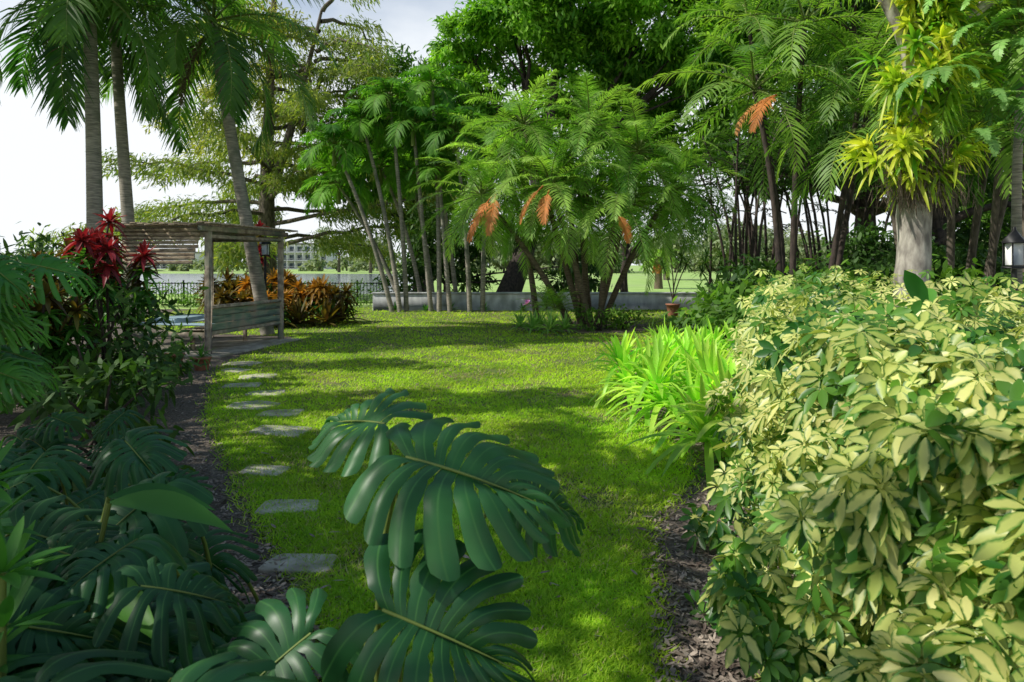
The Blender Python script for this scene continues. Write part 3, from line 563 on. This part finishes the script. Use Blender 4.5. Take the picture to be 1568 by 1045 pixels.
# ---------------------------------------------------------------- schefflera hedge
Hb=lambda y: np.interp(y,[.8,2,3,5,8,9.8],[.80,.84,1.04,1.55,2.55,3.3])
Ht_=lambda x,y: 1.36+.024*y+.13*fbm(x,y,3.1,2)
def sche(mb,P,A,m,L_,W_,mat):
    n=len(P); A=nrm(A); r=nrm(np.cross(A,rng.normal(size=(n,3)))); r2=np.cross(A,r)
    a=(np.arange(m)*2*np.pi/m)[None]+R(-.15,.15,(n,m)); 
    D=r[:,None]*np.cos(a)[...,None]+r2[:,None]*np.sin(a)[...,None]+A[:,None]*(R(-.1,.45,(n,1))+R(-.12,.12,(n,m)))[...,None]
    Lr=(L_*R(.65,1.25,n))[:,None]*R(.8,1.1,(n,m)); W=W_*Lr/L_
    v=np.repeat(rng.random(n),m)
    strips(mb,np.repeat(P,m,0)+D.reshape(-1,3)*.015,D.reshape(-1,3),np.repeat(A,m,0)+rng.normal(0,.2,(n*m,3)),Lr.ravel(),W.ravel(),R(.1,.6,n*m),[.12,.7,1,.9,.2],mat=mat,var=np.clip(v+rng.normal(0,.18,n*m),0,1),cross=3,fold=.25)
mb=MB(); Y0=1.25
def face(n,inset):
    y=1/R(1/9.6,1/Y0,n); z=R(.02,1.42,n); x=Hb(y)+.30*z-.1+.20*fbm(y*2,z*3,2.2,1)+.09*fbm(y*7,z*8,1.7,4)+inset; 
    return np.stack([x,y,np.minimum(z,Ht_(x,y))],1),A3(-.75,-.5,.65)+rng.normal(0,.4,(n,3))
def topf(n,inset):
    y=1/R(1/10.,1/Y0,n); x=Hb(y)+.30+R(0,1,n)**1.2*np.minimum(5,1.2+y*.75); z=Ht_(x,y)+.06*fbm(x*3,y*3,2.5,6)-inset
    return np.stack([x,y,z],1),A3(-.15,-.4,1)+rng.normal(0,.4,(n,3))
def dens(P):
    return fbm(P[:,0]*4+P[:,2]*3,P[:,1]*4-P[:,2]*5,1.6,9)
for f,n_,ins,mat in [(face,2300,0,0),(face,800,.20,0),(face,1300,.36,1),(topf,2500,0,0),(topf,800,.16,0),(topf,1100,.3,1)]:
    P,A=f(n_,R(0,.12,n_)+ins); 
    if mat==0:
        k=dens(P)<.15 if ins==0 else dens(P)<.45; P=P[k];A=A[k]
        k=rng.random(len(P))<.28+.3*(P[:,2]<.5); sche(mb,P[k],A[k],8,.080,.033,1); P=P[~k];A=A[~k]  # extra green rosettes low down: shade on the lower hedge put into leaf colour
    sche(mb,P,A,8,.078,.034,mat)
for i in range(260):
    y=1/R(1/9.,1/1.4); x=float(Hb(y))+R(.5,1.6); e=A3(x-R(0,.15),y-R(0,.2),R(.6,1.2)); tube(mb,bez((x+.2,y,0),(x+.15,y,.6),e,6),np.linspace(.010,.005,6),5,mat=2)
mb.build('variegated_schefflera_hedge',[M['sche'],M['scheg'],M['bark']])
mb=MB(); tube(mb,[(3.05,5.0,0),(3.05,5.0,1.4)],.02,6,mat=1)
strips(mb,np.array([[3.05,5,1.35]]*3),np.array([[-.45,-.1,.9],[.5,-.3,.35],[.1,.2,.6]]),np.array([[-.3,-.9,.3]]*3),[.45,.5,.4],[.13,.15,.12],[.2,.6,.5],[.15,.6,1,1,.7,.05],cross=3,fold=.3)
mb.build('bird_of_paradise_plant',[M['deepstrap'],M['rach']])

# ---------------------------------------------------------------- monstera
def mleaf(mb,o,F,Nv,L_,nl=8,mat=0,slot=.42,var=.5,droop=.22,holes=True,rmat=1,narrow=.62):
    F=nrm(np.asarray(F,float)); Nv=np.asarray(Nv,float); S=nrm(np.cross(F,Nv)); Nv=np.cross(S,F); na,ns=5,14
    curl=R(-.1,.1)
    def tr(y,x,z): return np.asarray(o)+y[...,None]*F+x[...,None]*S+z[...,None]*Nv
    for sg in(-1,1):
        edges=np.linspace(0,1,nl+1)+np.r_[0,R(-.025,.025,nl-1),0]
        for k in range(nl):
            a=np.linspace(0,1,na); s_=np.linspace(0,1,ns); aa,ss=np.meshgrid(a,s_,indexing='ij'); ww=2*aa-1
            sl=slot+R(-.12,.12)
            wf=np.where(ss<sl,1,1-(1-narrow)*np.clip((ss-sl)/.12,0,1)-.2*np.clip((ss-.82)/.18,0,1)**2)
            if holes: wf=wf-.35*np.exp(-((ss-.22)/.06)**2)*R(.2,1)
            tc_=(edges[k]+edges[k+1])/2; t=tc_+(edges[k+1]-edges[k])/2*ww*wf
            se=ss*(1-.07*ww**2*(ss>.7))
            tht=np.radians(158-140*t**.8)-.40*se
            W=L_*(.44+.19*np.sin(np.pi*np.clip(t*1.2,0,1)))*(1-.35*t**2)*R(.94,1.05)
            x=se*W*np.sin(tht)*sg; y=t*.72*L_+se*W*np.cos(tht)
            z=-droop*L_*(se**2.2)*R(.6,1.6)+.06*L_*np.sin(np.pi*np.clip(se*1.2,0,1))-.14*L_*t**2+.018*L_*(1-ww**2)*se*2+curl*x+.008*L_*np.sin(se*9+k)
            V=tr(y,x,z).reshape(-1,3); i=np.arange(na-1)[:,None]*ns; j=np.arange(ns-1)[None]; q=i+j
            Q=np.stack([q,q+1,q+ns+1,q+ns],-1).reshape(-1,4)
            mb.add(V,Q,mat=mat,var=np.clip(var+R(-.15,.15),0,1),u=np.abs(ww).ravel())
    t=np.linspace(0,1,10); p=tr(t*.98*L_*.86,0*t,-.14*L_*t**2+.002); tube(mb,p,np.linspace(.006,.0015,10)*L_/.5,6,mat=rmat)
def mplant(name,leaves,mats,root=None,**kw):
    mb=MB()
    for (o,F,Nv,L_) in leaves:
        o=np.array(o,float); mleaf(mb,o,F,Nv,L_,var=R(.1,.9),**kw)
        F=nrm(np.array(F,float)); rt=A3(o[0]-F[0]*.35+R(-.1,.1),o[1]-F[1]*.2+R(.0,.25),0) if root is None else np.array(root)+A3(R(-.1,.1),R(-.1,.1),0)
        tube(mb,bez(rt,(rt+o)/2+A3(0,0,.25)-F*.12,o-A3(0,0,.005),9),np.linspace(.013,.007,9)*max(L_/.5,.7),7,mat=1)
    return mb.build(name,mats)
mm=[M['monst'],M['rach']]
mplant('monstera_plant',[
 ((-.28,1.80,1.19),(.93,-.20,-.15),(.05,-.58,1),.46),
 ((-.38,2.05,1.22),(-.75,.55,.0),(-.05,-.5,1),.34),
 ((-.30,1.58,.90),(.80,-.12,-.25),(.12,-.85,.75),.40),
 ((.0,2.05,1.04),(.7,.3,-.35),(.25,-.5,1),.33),
 ((-.5,1.7,.78),(-.6,-.35,-.35),(-.1,-.6,.9),.32),
 ((-.10,1.5,.62),(.4,-.5,-.4),(.2,-.7,.9),.34)],mm,root=(-.42,1.98,0),nl=9,slot=.42,narrow=.80,droop=.13)
lv=[]
for i in range(140):
    y=1/R(1/5.4,1/1.25); xr=-np.interp(y,[1.2,2.5,5.4],[.31,.34,.43])*y-.14 ; x=R(-.86*y,xr-.03*y); zmax=np.interp(y,[1.2,2,3,4,5.2],[.88,.92,.9,.85,.75])*(1 if x<-.5*y else .72)
    z=R(.35,1)*zmax; a=R(-2.6,.6)
    lv.append(((x,y,z),(math.cos(a),math.sin(a),R(-.5,-.05)),(R(-.3,.3),R(-.9,-.2),1),R(.24,.42)))
mplant('philodendron_plant',lv[:70],[M['philo'],M['rach']],nl=8,slot=.35,narrow=.58)
mplant('monstera_plant',lv[70:],mm,nl=8,slot=.45,narrow=.76)
lv=[]
for i in range(24):
    a=R(-1.9,.7); r=R(.1,.55); z=R(.9,1.85); lv.append(((-3.85+r*math.cos(a),4.5+r*math.sin(a),z),(math.cos(a),math.sin(a)*.7,R(-.6,.1)),(.2,-.5,1),R(.32,.48)))
mplant('philodendron_plant',lv,[M['deepstrap'],M['rach']],root=(-3.9,4.6,0),nl=9,slot=.3,narrow=.5,holes=False)
mb=MB()
for (x,y,z,L_) in [(-1.12,1.5,1.02,.15),(-1.2,1.55,.8,.16),(-1.02,1.4,.72,.15),(-1.4,1.8,1.12,.16),(-1.3,1.75,.9,.16)]:
    tube(mb,[(x,y,0),(x,y,z)],.008,6,mat=1); rosette(mb,(x,y,z),12,L_,.03,1.2,0,.3,mat=0); rosette(mb,(x,y,z-.12),10,L_,.03,1.0,-.2,.3,mat=0)
mb.build('dracaena_plant',[M['deepstrap'],M['rach']])
mb=MB()
for (x,y,z,az,L_) in [(-1.15,1.95,1.02,.15,.34),(-1.15,1.85,.85,-.5,.32),(-1.3,2.2,.95,.5,.32),(-.95,1.6,.62,-.3,.26)]:
    d=A3(math.cos(az),math.sin(az),.15); tube(mb,bez((x-.2,y+.1,0),(x-.1,y,z*.6),(x,y,z),7),.007,6,mat=1)
    strips(mb,A3(x,y,z)[None],d,A3(0,-.8,1),L_,.085,.45,[.1,.45,.75,.95,1,.9,.65,.35,.03],cross=3,fold=.45,mat=0)
mb.build('heliconia_plant',[M['deepstrap'],M['rach']])

# ---------------------------------------------------------------- camera
cd=bpy.data.cameras.new('camera'); cam=bpy.data.objects.new('camera',cd); scene.collection.objects.link(cam); scene.camera=cam
cam.location=(0,0,1.7); cam.rotation_euler=(math.radians(90),0,0); cd.lens=24; cd.sensor_width=36; cd.shift_y=-117/1568; cd.clip_end=3000; cd.clip_start=.05
cd.dof.use_dof=True; cd.dof.focus_distance=5.0; cd.dof.aperture_fstop=5.6
scene.view_settings.view_transform='Standard'; scene.view_settings.look='None'; scene.view_settings.exposure=0
